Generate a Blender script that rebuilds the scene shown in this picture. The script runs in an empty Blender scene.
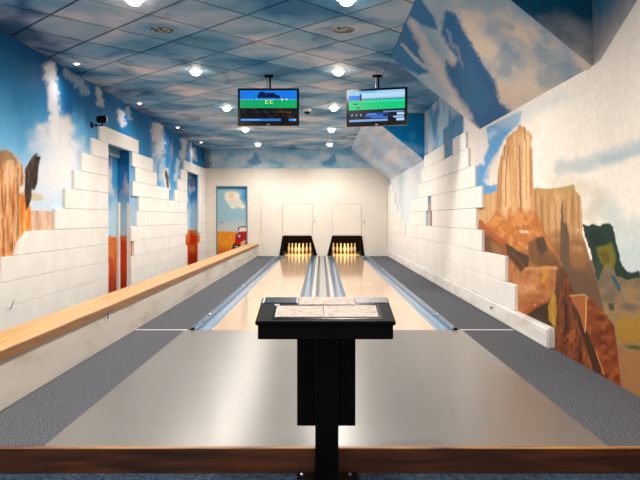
import bpy, bmesh, math, random
import numpy as np
from mathutils import Vector

random.seed(4)
S = bpy.context.scene
COL = S.collection

# ------------------------------------------------------------------ camera
F, VX, VY, CH = 650.0, 321.0, 218.0, 1.09      # focal px, vanishing point, camera height
cam_d = bpy.data.cameras.new('camera')
cam = bpy.data.objects.new('camera', cam_d)
COL.objects.link(cam)
cam.location = (0, 0, CH)
cam.rotation_euler = (math.radians(90), 0, 0)
cam_d.sensor_width = 36.0
cam_d.lens = F / 640.0 * 36.0
cam_d.shift_x = -(VX - 320) / 640.0
cam_d.shift_y = (VY - 240) / 640.0
cam_d.clip_start = 0.05
S.camera = cam

# ------------------------------------------------------------------ world, exposure
w = bpy.data.worlds.new('world')
S.world = w
w.use_nodes = True
w.node_tree.nodes['Background'].inputs[0].default_value = (0.9, 0.93, 1.0, 1)
w.node_tree.nodes['Background'].inputs[1].default_value = 0.05
S.view_settings.view_transform = 'Standard'
S.view_settings.look = 'None'
S.view_settings.exposure = 0.14
S.view_settings.gamma = 1.0
S.view_settings.use_curve_mapping = False
LAMP_W = 41.0           # watts of each large downlight
SMALL_W = 2.2
LAMP_COL = (1.0, 0.92, 0.83)

# ------------------------------------------------------------------ dimensions (metres)
CEIL = 3.057
XL, XLF = -3.35, -3.31          # left wall: paint, block face
XR, XRF = 1.94, 1.905           # right wall: paint, block face
YB, YBF = 18.70, 18.64          # back wall: paint, block face
Y0 = -4.0                       # wall behind the camera
YA, YF = 3.107, 6.326           # approach front edge, foul line
SLX, SLZ = 0.855, CH + 1.085    # slope: top edge x, bottom edge z
SL1A, SL1B, SL2A = 4.65, 7.95, 12.2
LOW = -0.12                     # lower floor

# ------------------------------------------------------------------ helpers
def lin(c):
    c = np.asarray(c, float) / 255.0
    return np.where(c <= 0.04045, c / 12.92, ((c + 0.055) / 1.055) ** 2.4)
def rgba(c):
    l = lin(c)
    return (float(l[0]), float(l[1]), float(l[2]), 1.0)

def tag(o, label=None, cat=None, group=None, kind=None):
    if label: o['label'] = label
    if cat: o['category'] = cat
    if group: o['group'] = group
    if kind: o['kind'] = kind
    return o

def empty(name, loc, rz=0.0):
    o = bpy.data.objects.new(name, None)
    COL.objects.link(o)
    o.location = loc
    o.rotation_euler = (0, 0, rz)
    o.empty_display_size = 0.1
    return o

class MB:
    def __init__(s): s.v = []; s.f = []; s.m = []
    def face(s, pts, m=0):
        b = len(s.v); s.v += [tuple(p) for p in pts]
        s.f.append(tuple(range(b, b + len(pts)))); s.m.append(m); return s
    def box(s, x0, x1, y0, y1, z0, z1, m=0):
        b = len(s.v)
        s.v += [(x0,y0,z0),(x1,y0,z0),(x1,y1,z0),(x0,y1,z0),(x0,y0,z1),(x1,y0,z1),(x1,y1,z1),(x0,y1,z1)]
        for q in ((0,3,2,1),(4,5,6,7),(0,1,5,4),(1,2,6,5),(2,3,7,6),(3,0,4,7)):
            s.f.append(tuple(b + i for i in q)); s.m.append(m)
        return s
    def prism_y(s, prof, y0, y1, m=0, caps=True, closed=True):     # profile of (x,z), extruded along y
        b = len(s.v); n = len(prof)
        s.v += [(x, y0, z) for x, z in prof] + [(x, y1, z) for x, z in prof]
        for i in range(n if closed else n - 1):
            j = (i + 1) % n
            s.f.append((b+i, b+j, b+n+j, b+n+i)); s.m.append(m)
        if caps and closed:
            s.f.append(tuple(b + i for i in range(n - 1, -1, -1))); s.m.append(m)
            s.f.append(tuple(b + n + i for i in range(n))); s.m.append(m)
        return s
    def prism_z(s, prof, z0, z1, m=0):
        b = len(s.v); n = len(prof)
        s.v += [(x, y, z0) for x, y in prof] + [(x, y, z1) for x, y in prof]
        for i in range(n):
            j = (i + 1) % n
            s.f.append((b+i, b+j, b+n+j, b+n+i)); s.m.append(m)
        s.f.append(tuple(b + i for i in range(n - 1, -1, -1))); s.m.append(m)
        s.f.append(tuple(b + n + i for i in range(n))); s.m.append(m)
        return s
    def lathe(s, prof, n=20, c=(0,0,0), m=0):                       # profile (r,z) about the z axis
        b = len(s.v); k = len(prof)
        for r, z in prof:
            for i in range(n):
                a = 2 * math.pi * i / n
                s.v.append((c[0] + r * math.cos(a), c[1] + r * math.sin(a), c[2] + z))
        for j in range(k - 1):
            for i in range(n):
                i2 = (i + 1) % n
                s.f.append((b+j*n+i, b+j*n+i2, b+(j+1)*n+i2, b+(j+1)*n+i)); s.m.append(m)
        s.f.append(tuple(b + i for i in range(n - 1, -1, -1))); s.m.append(m)
        s.f.append(tuple(b + (k-1)*n + i for i in range(n))); s.m.append(m)
        return s
    def tube(s, p, q, r, n=12, m=0, r2=None):
        p, q = Vector(p), Vector(q); d = (q - p).normalized()
        u = d.cross(Vector((0, 0, 1)) if abs(d.z) < .9 else Vector((1, 0, 0))).normalized(); t = d.cross(u)
        b = len(s.v); r2 = r if r2 is None else r2
        for c, rr in ((p, r), (q, r2)):
            for i in range(n):
                a = 2 * math.pi * i / n
                s.v.append(tuple(c + u * (rr * math.cos(a)) + t * (rr * math.sin(a))))
        for i in range(n):
            j = (i + 1) % n
            s.f.append((b+i, b+j, b+n+j, b+n+i)); s.m.append(m)
        s.f.append(tuple(b + i for i in range(n - 1, -1, -1))); s.m.append(m)
        s.f.append(tuple(b + n + i for i in range(n))); s.m.append(m)
        return s
    def build(s, name, mat, parent=None, bevel=0, seg=1, smooth=False, local=False):
        off = Vector((0, 0, 0))
        if parent is not None and not local: off = world_loc(parent)
        me = bpy.data.meshes.new(name)
        me.from_pydata([tuple(Vector(p) - off) for p in s.v], [], s.f)
        for mm in (mat if isinstance(mat, (list, tuple)) else [mat]): me.materials.append(mm)
        for p, i in zip(me.polygons, s.m): p.material_index = i
        bm = bmesh.new(); bm.from_mesh(me)
        if bevel:
            bmesh.ops.bevel(bm, geom=[e for e in bm.edges if e.is_manifold and e.calc_face_angle(0) > .5],
                            offset=bevel, segments=seg, affect='EDGES', clamp_overlap=True)
        if name not in ('screen_picture',): bmesh.ops.recalc_face_normals(bm, faces=bm.faces)
        bm.to_mesh(me); bm.free()
        if smooth:
            for p in me.polygons: p.use_smooth = True
            me.set_sharp_from_angle(angle=math.radians(40))
        o = bpy.data.objects.new(name, me); COL.objects.link(o)
        if parent is not None: o.parent = parent
        return o

def world_loc(o):
    v = Vector((0, 0, 0))
    while o is not None: v = v + Vector(o.location); o = o.parent
    return v

# ------------------------------------------------------------------ materials
def mat(name, c, rough=.6, metal=0., spec=.5, coat=0., emit=None, es=0.):
    m = bpy.data.materials.new(name); m.use_nodes = True
    p = m.node_tree.nodes['Principled BSDF']
    p.inputs['Base Color'].default_value = rgba(c)
    p.inputs['Roughness'].default_value = rough
    p.inputs['Metallic'].default_value = metal
    p.inputs['Specular IOR Level'].default_value = spec
    p.inputs['Coat Weight'].default_value = coat
    p.inputs['Coat Roughness'].default_value = .06
    if emit is not None:
        p.inputs['Emission Color'].default_value = rgba(emit)
        p.inputs['Emission Strength'].default_value = es
    return m
def nd(m, t, **kw):
    n = m.node_tree.nodes.new(t)
    for k, v in kw.items(): setattr(n, k, v)
    return n
def lk(m, a, b): m.node_tree.links.new(a, b)
def noise_mat(name, stops, scale=(1,1,1), nscale=4., detail=6., rough=.6, spec=.5, bump=0., bscale=None, coat=0., distort=0., metal=0., rvar=0.):
    """colour ramp over noise in world position"""
    m = mat(name, (200,200,200), rough, metal, spec, coat)
    p = m.node_tree.nodes['Principled BSDF']
    g = nd(m, 'ShaderNodeNewGeometry'); mp = nd(m, 'ShaderNodeMapping')
    mp.inputs['Scale'].default_value = scale
    lk(m, g.outputs['Position'], mp.inputs['Vector'])
    n = nd(m, 'ShaderNodeTexNoise')
    n.inputs['Scale'].default_value = nscale; n.inputs['Detail'].default_value = detail
    n.inputs['Distortion'].default_value = distort
    lk(m, mp.outputs[0], n.inputs['Vector'])
    r = nd(m, 'ShaderNodeValToRGB'); e = r.color_ramp.elements
    e[0].position, e[0].color = stops[0][0], rgba(stops[0][1])
    e[1].position, e[1].color = stops[-1][0], rgba(stops[-1][1])
    for q, c in stops[1:-1]:
        k = e.new(q); k.color = rgba(c)
    lk(m, n.outputs['Fac'], r.inputs['Fac']); lk(m, r.outputs['Color'], p.inputs['Base Color'])
    if bump:
        b = nd(m, 'ShaderNodeBump'); b.inputs['Strength'].default_value = bump; b.inputs['Distance'].default_value = .01
        if bscale:
            n2 = nd(m, 'ShaderNodeTexNoise'); n2.inputs['Scale'].default_value = bscale
            lk(m, g.outputs['Position'], n2.inputs['Vector']); lk(m, n2.outputs['Fac'], b.inputs['Height'])
        else: lk(m, n.outputs['Fac'], b.inputs['Height'])
        lk(m, b.outputs[0], p.inputs['Normal'])
    if rvar:
        mr = nd(m, 'ShaderNodeMapRange')
        mr.inputs['To Min'].default_value = rough - rvar; mr.inputs['To Max'].default_value = rough + rvar
        lk(m, n.outputs['Fac'], mr.inputs['Value']); lk(m, mr.outputs[0], p.inputs['Roughness'])
    return m

M = {}
M['block'] = noise_mat('white_block_paint', [(.3,(226,222,216)),(.7,(236,233,228))], nscale=3, rough=.45, bump=.08, bscale=30)
M['white'] = noise_mat('white_wall_paint', [(.3,(228,223,216)),(.7,(236,232,226))], nscale=2, rough=.5)
M['back_block'] = noise_mat('cream_block_paint', [(.3,(212,204,193)),(.7,(219,211,201))], nscale=3, rough=.5, bump=.05, bscale=30)
M['mask'] = noise_mat('cream_panel_paint', [(.3,(213,205,195)),(.7,(219,211,202))], nscale=1.5, rough=.45)
M['partition'] = noise_mat('scuffed_white_paint', [(.25,(182,166,146)),(.45,(214,206,194)),(.75,(228,223,216))], scale=(1,.5,2.5), nscale=2.2, rough=.55)
M['plinth'] = noise_mat('scuffed_plinth_paint', [(.25,(200,192,184)),(.55,(226,222,216)),(.8,(232,229,224))], scale=(1,.7,3), nscale=4, rough=.55, bump=.15, bscale=24)
M['carpet'] = noise_mat('grey_carpet', [(.34,(44,47,53)),(.5,(80,82,88)),(.66,(120,121,126))], nscale=130, detail=3, rough=.95, spec=.05, bump=.2)
M['low_carpet'] = noise_mat('dark_blue_carpet', [(.3,(28,38,52)),(.5,(48,62,80)),(.72,(78,92,108))], nscale=70, detail=5, rough=.95, spec=.1, bump=.5)
M['approach'] = noise_mat('approach_laminate', [(.3,(104,99,94)),(.7,(109,104,99))], scale=(.6,2,1), nscale=1.4, rough=.28, spec=.75)
M['lane'] = noise_mat('lane_surface', [(.3,(206,172,142)),(.7,(214,182,152))], scale=(6,.25,1), nscale=2, rough=.09, spec=.65)
M['wood_cap'] = noise_mat('honey_wood', [(.25,(176,128,72)),(.5,(198,152,94)),(.8,(212,170,114))], scale=(9,.8,9), nscale=2.2, rough=.38, spec=.45, distort=.4)
M['wood_front_shade'] = noise_mat('shaded_front_wood', [(.25,(112,74,36)),(.5,(142,98,52)),(.8,(164,118,68))], scale=(9,.8,9), nscale=2.2, rough=.45, distort=.4)  # cap wood in a darker tone, shading painted in for its front
M['wood_edge'] = noise_mat('oak_edge', [(.3,(70,38,16)),(.5,(150,98,48)),(.8,(176,124,66))], scale=(1,6,8), nscale=2.4, rough=.45)
M['wood_dark'] = noise_mat('worn_brown_wood', [(.25,(26,13,6)),(.45,(58,30,13)),(.6,(78,41,18)),(.8,(108,60,28))], scale=(.8,6,9), nscale=2.6, rough=.4, distort=.6)
M['gutter'] = mat('gutter_plastic', (104,140,170), .13, 0, .8)
M['gutter_dark'] = mat('gutter_rail_plastic', (58,90,122), .15, 0, .8)
M['metal'] = mat('metal_trim', (190,192,195), .3, .9)
M['rail_trim'] = mat('blue_rail_trim', (120,146,170), .25, .5)
M['strip'] = mat('pale_strip', (222,222,222), .35)
M['rail'] = mat('white_rail_plastic', (196,195,194), .2)
M['ret_grey'] = mat('ball_return_grey', (140,145,150), .2, .3)
M['groove'] = mat('dark_groove', (52,52,55), .5)
M['black'] = mat('black_laminate', (3,4,4), .4, 0, .1)
M['black_top'] = mat('black_desk_top', (6,7,9), .55, 0, .05)
M['black_matt'] = mat('black_matt', (6,5,5), .8, 0, .08)
M['black_gloss'] = mat('black_gloss', (6,6,7), .22, 0, .3)
M['pit'] = mat('pit_black', (16,12,10), .75, 0, .1)
M['curtain'] = noise_mat('pit_curtain', [(.3,(20,15,12)),(.7,(36,27,20))], scale=(30,1,1), nscale=2, rough=.85, spec=.1)
M['pin'] = mat('pin_white', (232,222,200), .25, 0, .5)
M['pin_band'] = mat('pin_red_band', (170,40,30), .3)
M['steel'] = mat('brushed_steel', (84,84,88), .45, 1.)
M['steel_dark'] = mat('blue_steel', (70,82,98), .3, .8)
M['paper'] = noise_mat('printed_sheet', [(.36,(128,116,110)),(.46,(172,160,151)),(.7,(180,169,160))], scale=(9,40,1), nscale=4, rough=.7, spec=.1)
M['tile_gap'] = mat('ceiling_grid_blue', (4,38,66), .7)
M['bulb'] = mat('lamp_glow', (255,244,226), .4, 0, .5, 0, (255,240,216), 40.)
M['bulb_small'] = mat('small_lamp_glow', (255,244,226), .4, 0, .5, 0, (255,240,216), 8.)
M['lamp_rim'] = mat('lamp_rim', (226,222,216), .35)
M['grille'] = noise_mat('speaker_grille', [(.42,(16,22,24)),(.5,(60,78,80)),(.62,(176,176,160))], nscale=38, detail=2, rough=.6)
M['grille_rim'] = mat('speaker_rim', (120,132,140), .5)
M['plastic_white'] = mat('white_plastic', (228,226,222), .35)
M['door_frame'] = mat('door_frame_paint', (96,128,146), .5)
M['hatch'] = noise_mat('hatch_paint', [(.3,(215,207,197)),(.7,(221,213,204))], nscale=2, rough=.4)
M['hatch_frame'] = mat('hatch_frame_paint', (178,168,156), .5)
M['pin_lamp'] = mat('pin_lamp_glow', (255,220,160), .4, 0, .5, 0, (255,206,130), 6.)

def cloud_mat(name):
    """painted sky on the ceiling: layers of noise in world position"""
    m = mat(name, (150,160,168), .6, 0, .12); p = m.node_tree.nodes['Principled BSDF']
    g = nd(m, 'ShaderNodeNewGeometry')
    def noise(scale, sc, det, dist, off=0.):
        mp = nd(m, 'ShaderNodeMapping'); mp.inputs['Scale'].default_value = scale
        mp.inputs['Location'].default_value = (off, off * .7, 0)
        lk(m, g.outputs['Position'], mp.inputs['Vector'])
        n = nd(m, 'ShaderNodeTexNoise'); n.inputs['Scale'].default_value = sc
        n.inputs['Detail'].default_value = det; n.inputs['Distortion'].default_value = dist
        lk(m, mp.outputs[0], n.inputs['Vector']); return n
    a = noise((.8, 1.0, 0), .95, 4.5, .5)
    oi = nd(m, 'ShaderNodeObjectInfo')
    ad = nd(m, 'ShaderNodeMath', operation='MULTIPLY_ADD')          # each tile its own tone
    lk(m, oi.outputs['Random'], ad.inputs[0]); ad.inputs[1].default_value = .13; lk(m, a.outputs['Fac'], ad.inputs[2])
    r = nd(m, 'ShaderNodeValToRGB'); e = r.color_ramp.elements
    e[0].position, e[0].color = .36, rgba((42,112,158))
    e[1].position, e[1].color = .78, rgba((216,212,216))
    for q, c in ((.46,(92,150,186)), (.56,(132,170,198)), (.66,(172,188,206))):
        k = e.new(q); k.color = rgba(c)
    lk(m, ad.outputs[0], r.inputs['Fac'])
    b = noise((1.1, .9, 0), 1.3, 4., .8, 7.3)
    sx = nd(m, 'ShaderNodeSeparateXYZ'); lk(m, g.outputs['Position'], sx.inputs[0])
    # deeper blue paint towards both long sides
    e1 = nd(m, 'ShaderNodeMapRange'); e1.inputs['From Min'].default_value = -2.3; e1.inputs['From Max'].default_value = -3.4
    e1.inputs['To Max'].default_value = .16; lk(m, sx.outputs['X'], e1.inputs['Value'])
    e2 = nd(m, 'ShaderNodeMapRange'); e2.inputs['From Min'].default_value = .25; e2.inputs['From Max'].default_value = .9
    e2.inputs['To Max'].default_value = .14; lk(m, sx.outputs['X'], e2.inputs['Value'])
    s1 = nd(m, 'ShaderNodeMath', operation='ADD'); lk(m, e1.outputs[0], s1.inputs[0]); lk(m, e2.outputs[0], s1.inputs[1])
    s2 = nd(m, 'ShaderNodeMath', operation='ADD'); lk(m, s1.outputs[0], s2.inputs[0]); lk(m, b.outputs['Fac'], s2.inputs[1])
    mr = nd(m, 'ShaderNodeMapRange'); mr.inputs['From Min'].default_value = .55; mr.inputs['From Max'].default_value = .74
    mr.inputs['To Max'].default_value = .85
    lk(m, s2.outputs[0], mr.inputs['Value'])
    mx = nd(m, 'ShaderNodeMix', data_type='RGBA')
    lk(m, mr.outputs[0], mx.inputs['Factor']); lk(m, r.outputs['Color'], mx.inputs[6])
    mx.inputs[7].default_value = rgba((6,82,130))
    lk(m, mx.outputs[2], p.inputs['Base Color'])
    return m
M['cloud'] = cloud_mat('painted_ceiling_sky')

def paint_mat(name, rough=.55):
    m = mat(name, (200,200,200), rough, 0, .08); p = m.node_tree.nodes['Principled BSDF']
    at = nd(m, 'ShaderNodeAttribute'); at.attribute_name = 'paint'
    g = nd(m, 'ShaderNodeNewGeometry'); n = nd(m, 'ShaderNodeTexNoise')
    n.inputs['Scale'].default_value = 22; n.inputs['Detail'].default_value = 5
    lk(m, g.outputs['Position'], n.inputs['Vector'])
    mr = nd(m, 'ShaderNodeMapRange'); mr.inputs['To Min'].default_value = .86; mr.inputs['To Max'].default_value = 1.14
    lk(m, n.outputs['Fac'], mr.inputs['Value'])
    mx = nd(m, 'ShaderNodeVectorMath', operation='SCALE')
    lk(m, at.outputs['Color'], mx.inputs[0]); lk(m, mr.outputs[0], mx.inputs['Scale'])
    lk(m, mx.outputs[0], p.inputs['Base Color'])
    return m
M['mural'] = paint_mat('mural_paint')

# ------------------------------------------------------------------ mural painter (numpy)
_rng = np.random.RandomState(11)
_tab = _rng.rand(256, 256)
def vnoise(x, y):
    xi = np.floor(x).astype(int); yi = np.floor(y).astype(int)
    fx = x - xi; fy = y - yi
    fx = fx * fx * (3 - 2 * fx); fy = fy * fy * (3 - 2 * fy)
    def t(a, b): return _tab[a & 255, b & 255]
    return (t(xi,yi)*(1-fx)*(1-fy) + t(xi+1,yi)*fx*(1-fy) + t(xi,yi+1)*(1-fx)*fy + t(xi+1,yi+1)*fx*fy)
def fbm(x, y, o=4, seed=0):
    v = 0.; a = .5; s = 0.
    for i in range(o):
        v = v + a * vnoise(x * 2**i + seed * 17.3 + i * 31.7, y * 2**i + seed * 9.1 + i * 11.3); s += a; a *= .5
    return v / s
def sstep(a, b, x):
    t = np.clip((x - a) / (b - a), 0, 1); return t * t * (3 - 2 * t)

class Paint:
    """colours of a painted wall; x,y are the places on it as read off the photograph"""
    def __init__(s, x, y):
        s.x, s.y = x, y; s.c = np.zeros(x.shape + (3,))
    def wob(s, amp, fr, seed=0):
        return (s.x + amp * 2 * (fbm(s.x * fr, s.y * fr, 3, seed + 1) - .5),
                s.y + amp * 2 * (fbm(s.x * fr, s.y * fr, 3, seed + 2) - .5))
    def inside(s, pts, amp=1., fr=.25, seed=0):
        pa = np.asarray(pts, float); g = abs(amp) + 1
        box = (s.x > pa[:,0].min()-g) & (s.x < pa[:,0].max()+g) & (s.y > pa[:,1].min()-g) & (s.y < pa[:,1].max()+g)
        out = np.zeros(s.x.shape)
        if not box.any(): return out
        Xb, Yb = s.x[box], s.y[box]
        if amp:
            q = Paint(Xb, Yb); Xb, Yb = q.wob(amp, fr, seed)
        acc = np.zeros(Xb.shape); n = len(pts)
        for ox, oy in ((-.3,-.12),(.12,-.3),(.3,.12),(-.12,.3)):
            r = np.zeros(Xb.shape, bool)
            for i in range(n):
                x0, y0 = pts[i]; x1, y1 = pts[(i + 1) % n]
                if y0 == y1: continue
                r ^= ((y0 > Yb+oy) != (y1 > Yb+oy)) & (Xb+ox < (x1 - x0) * (Yb+oy - y0) / (y1 - y0) + x0)
            acc += r * .25
        out[box] = acc
        return out
    def dist(s, pts, amp=0., fr=.2, seed=0, reach=40.):
        pa = np.asarray(pts, float); g = abs(amp) + reach
        box = (s.x > pa[:,0].min()-g) & (s.x < pa[:,0].max()+g) & (s.y > pa[:,1].min()-g) & (s.y < pa[:,1].max()+g)
        out = np.full(s.x.shape, 1e9)
        if not box.any(): return out
        X, Y = s.x[box], s.y[box]
        if amp: X, Y = Paint(X, Y).wob(amp, fr, seed)
        d = np.full(X.shape, 1e9)
        for (x0, y0), (x1, y1) in zip(pts[:-1], pts[1:]):
            dx, dy = x1 - x0, y1 - y0
            t = np.clip(((X - x0) * dx + (Y - y0) * dy) / (dx * dx + dy * dy + 1e-9), 0, 1)
            d = np.minimum(d, np.hypot(X - x0 - t * dx, Y - y0 - t * dy))
        out[box] = d
        return out
    def fill(s, col): s.c[...] = lin(col)
    def mix(s, col, a):
        a = np.asarray(a)[..., None]; l = lin(col)
        s.c = s.c * (1 - a) + l * a
    def poly(s, pts, col, amp=1., fr=.25, alpha=1., seed=0): s.mix(col, alpha * s.inside(pts, amp, fr, seed))
    def brush(s, pts, col, amp=4., fr=.1, alpha=1., seed=0, n=7):
        """polygon with a feathered, brushed edge"""
        a = sum(s.inside(pts, amp * (.35 + .65 * k / (n - 1)), fr * (1 + .9 * k), seed + 3 * k) for k in range(n)) / n
        s.mix(col, alpha * a)
    def soft(s, pts, width, col, alpha=1., amp=3., fr=.15, seed=0, hard=.3):
        d = s.dist(pts, amp, fr, seed, width + 1)
        s.mix(col, alpha * (1 - sstep(width * hard, width, d)))
    def rock(s, pts, cols, amp=1., fr=.3, fx=.7, fy=.07, seed=0):
        """polygon with vertical streaks between the given colours"""
        a = s.inside(pts, amp, fr, seed)
        n = fbm(s.x * fx, s.y * fy, 4, seed + 5)
        n = np.clip((n - .25) / .5, 0, 1) * (len(cols) - 1)
        L = lin(cols); i = np.clip(np.floor(n).astype(int), 0, len(cols) - 2); f = (n - i)[..., None]
        c = L[i] * (1 - f) + L[i + 1] * f
        s.c = s.c * (1 - a[..., None]) + c * a[..., None]
    def clamp(s): return np.clip(s.c, 0, 1)

def to_px(P): return VX + F * P[..., 0] / P[..., 1], VY - F * (P[..., 2] - CH) / P[..., 1]

def painted_grid(name, fu, nu, nv, paint, parent=None, keep=None, kind=None):
    """grid of points fu(u,v) with u,v in 0..1 (or given coordinate lists), coloured by paint"""
    us = np.asarray(nu if hasattr(nu, '__len__') else np.linspace(0, 1, nu + 1), float)
    vs = np.asarray(nv if hasattr(nv, '__len__') else np.linspace(0, 1, nv + 1), float)
    U, V = np.meshgrid(us, vs, indexing='ij')
    P = fu(U, V)
    C = paint(P)
    n1, n2 = U.shape
    idx = np.arange(n1 * n2).reshape(n1, n2)
    Q = np.stack([idx[:-1,:-1], idx[1:,:-1], idx[1:,1:], idx[:-1,1:]], -1).reshape(-1, 4)
    if keep is not None:
        ctr = P.reshape(-1, 3)[Q].mean(1)
        Q = Q[keep(ctr)]
    off = np.array(world_loc(parent)) if parent is not None else np.zeros(3)
    me = bpy.data.meshes.new(name)
    me.from_pydata((P.reshape(-1, 3) - off).tolist(), [], Q.tolist())
    ca = me.color_attributes.new('paint', 'FLOAT_COLOR', 'POINT')
    buf = np.ones((n1 * n2, 4), np.float32); buf[:, :3] = C.reshape(-1, 3)
    ca.data.foreach_set('color', buf.ravel())
    me.materials.append(M['mural'])
    o = bpy.data.objects.new(name, me); COL.objects.link(o)
    if parent is not None: o.parent = parent
    if kind: o['kind'] = kind
    return o

# ================================================================== the setting
# ---- floors
fl = MB().box(XL-.4, XR+.1, Y0, YA-.001, LOW-.1, LOW).build('floor', M['low_carpet'])
tag(fl, 'dark blue carpeted lower floor in front of the step', 'floor', kind='structure')
sub = MB().box(-2.055, XR+.1, YA, 21.6, LOW-.1, -.10).build('floor_base', M['groove'])
tag(sub, 'dark bare floor underneath the lanes and carpets', 'floor', kind='structure')
ap = MB().box(-1.325, 1.372, YA, YF, -.10, 0).build('floor_approach', M['approach'])
tag(ap, 'glossy grey beige approach floor in front of the lanes', 'floor', kind='structure')
o = MB().box(-1.81, -1.325, YA, YF, -.10, 0).box(-1.81, -1.272, YF, YBF, -.10, 0).build('floor_carpet_left', M['carpet'])
tag(o, 'grey carpet strip along the low white partition', 'carpet', kind='structure')
o = MB().box(1.372, XR, YA, YF, -.10, 0).box(1.332, XR, YF, YBF, -.10, 0).build('floor_carpet_right', M['carpet'])
tag(o, 'grey carpet strip along the white block wall and rock mural', 'carpet', kind='structure')
o = MB().box(-3.75, -2.055, YA-.03, YB, -.40, -.30).build('floor_walkway', M['carpet'])
tag(o, 'grey carpet walkway behind the low partition', 'carpet', kind='structure')
t1 = empty('trim_1', (0, YA, LOW)); tag(t1, 'worn brown wooden board along the front of the step', 'step board', kind='structure')
MB().box(XL, XR, YA-.03, YA-.0005, LOW, -.006).build('board', M['wood_dark'], t1)
MB().box(XL, XR, YA-.032, YA-.0005, -.006, .001).build('nosing', M['wood_edge'], t1, bevel=.003)
o = MB().box(-1.81, -1.30, YF-.012, YF+.012, -.001, .004).build('trim_2', M['strip'])
tag(o, 'thin pale strip across the carpet beside the low partition', 'floor strip', kind='structure')
o = MB().box(1.35, 1.88, YF-.012, YF+.012, -.001, .004).build('trim_3', M['strip'])
tag(o, 'thin pale strip across the carpet beside the block wall', 'floor strip', kind='structure')

# ---- wall behind the camera
o = MB().box(XL-.4, XR+.1, Y0-.1, Y0, LOW, CEIL+.1).build('wall_rear', M['white'])
tag(o, 'plain white wall at the far end behind the approach', 'wall', kind='structure')

# ---- ceiling: slab with 45 degree tiles
ce = MB().box(XL-.4, XR+.1, Y0, YB+.05, CEIL+.012, CEIL+.1).build('ceiling', M['tile_gap'])
tag(ce, 'blue ceiling painted as a cloudy sky with diagonal tiles', 'ceiling', kind='structure')
MB().box(XL, SLX, Y0, 3.0, CEIL, CEIL+.012).build('ceiling_board', M['cloud'], ce)
MB().box(SLX, XR, Y0, SL1A, CEIL, CEIL+.012).build('ceiling_board', M['cloud'], ce)
MB().box(SLX, XR, SL1B, SL2A, CEIL, CEIL+.012).build('ceiling_board', M['cloud'], ce)
TD, TX, TY, GAP = .951, .232, 7.244, .027
hd = TD / 2 - GAP * .7
def clip(poly, ax, val, keep_less):
    out = []
    for i in range(len(poly)):
        a, b = poly[i], poly[(i + 1) % len(poly)]
        ina = (a[ax] <= val) == keep_less; inb = (b[ax] <= val) == keep_less
        if ina: out.append(a)
        if ina != inb:
            t = (val - a[ax]) / (b[ax] - a[ax])
            out.append((a[0] + t * (b[0] - a[0]), a[1] + t * (b[1] - a[1])))
    return out
tile_me = None
for j in range(-9, 25):
    cy = TY + j * TD / 2
    for i in range(-5, 3):
        cx = TX + (i + (.5 if j % 2 == 0 else 0)) * TD
        d = [(cx-hd, cy), (cx, cy-hd), (cx+hd, cy), (cx, cy+hd)]
        full = cx-hd > XL and cx+hd < SLX and cy-hd > 3.0 and cy+hd < YB
        if full:
            if tile_me is None:
                q = MB().prism_z([(x-cx, y-cy) for x, y in d], CEIL, CEIL+.012).build('ceiling_tile', M['cloud'], ce, local=True)
                tile_me = q.data
            else:
                q = bpy.data.objects.new('ceiling_tile', tile_me); COL.objects.link(q); q.parent = ce
            q.location = (cx, cy, 0)
        else:
            for ax, val, less in ((0, XL, False), (0, SLX-.006, True), (1, 3.0, False), (1, YB, True)):
                d = clip(d, ax, val, less) if d else d
            if len(d) >= 3:
                ar = abs(sum(d[k][0]*d[(k+1)%len(d)][1] - d[(k+1)%len(d)][0]*d[k][1] for k in range(len(d)))) / 2
                if ar > .004: MB().prism_z(d, CEIL, CEIL+.012).build('ceiling_tile', M['cloud'], ce)

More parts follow.
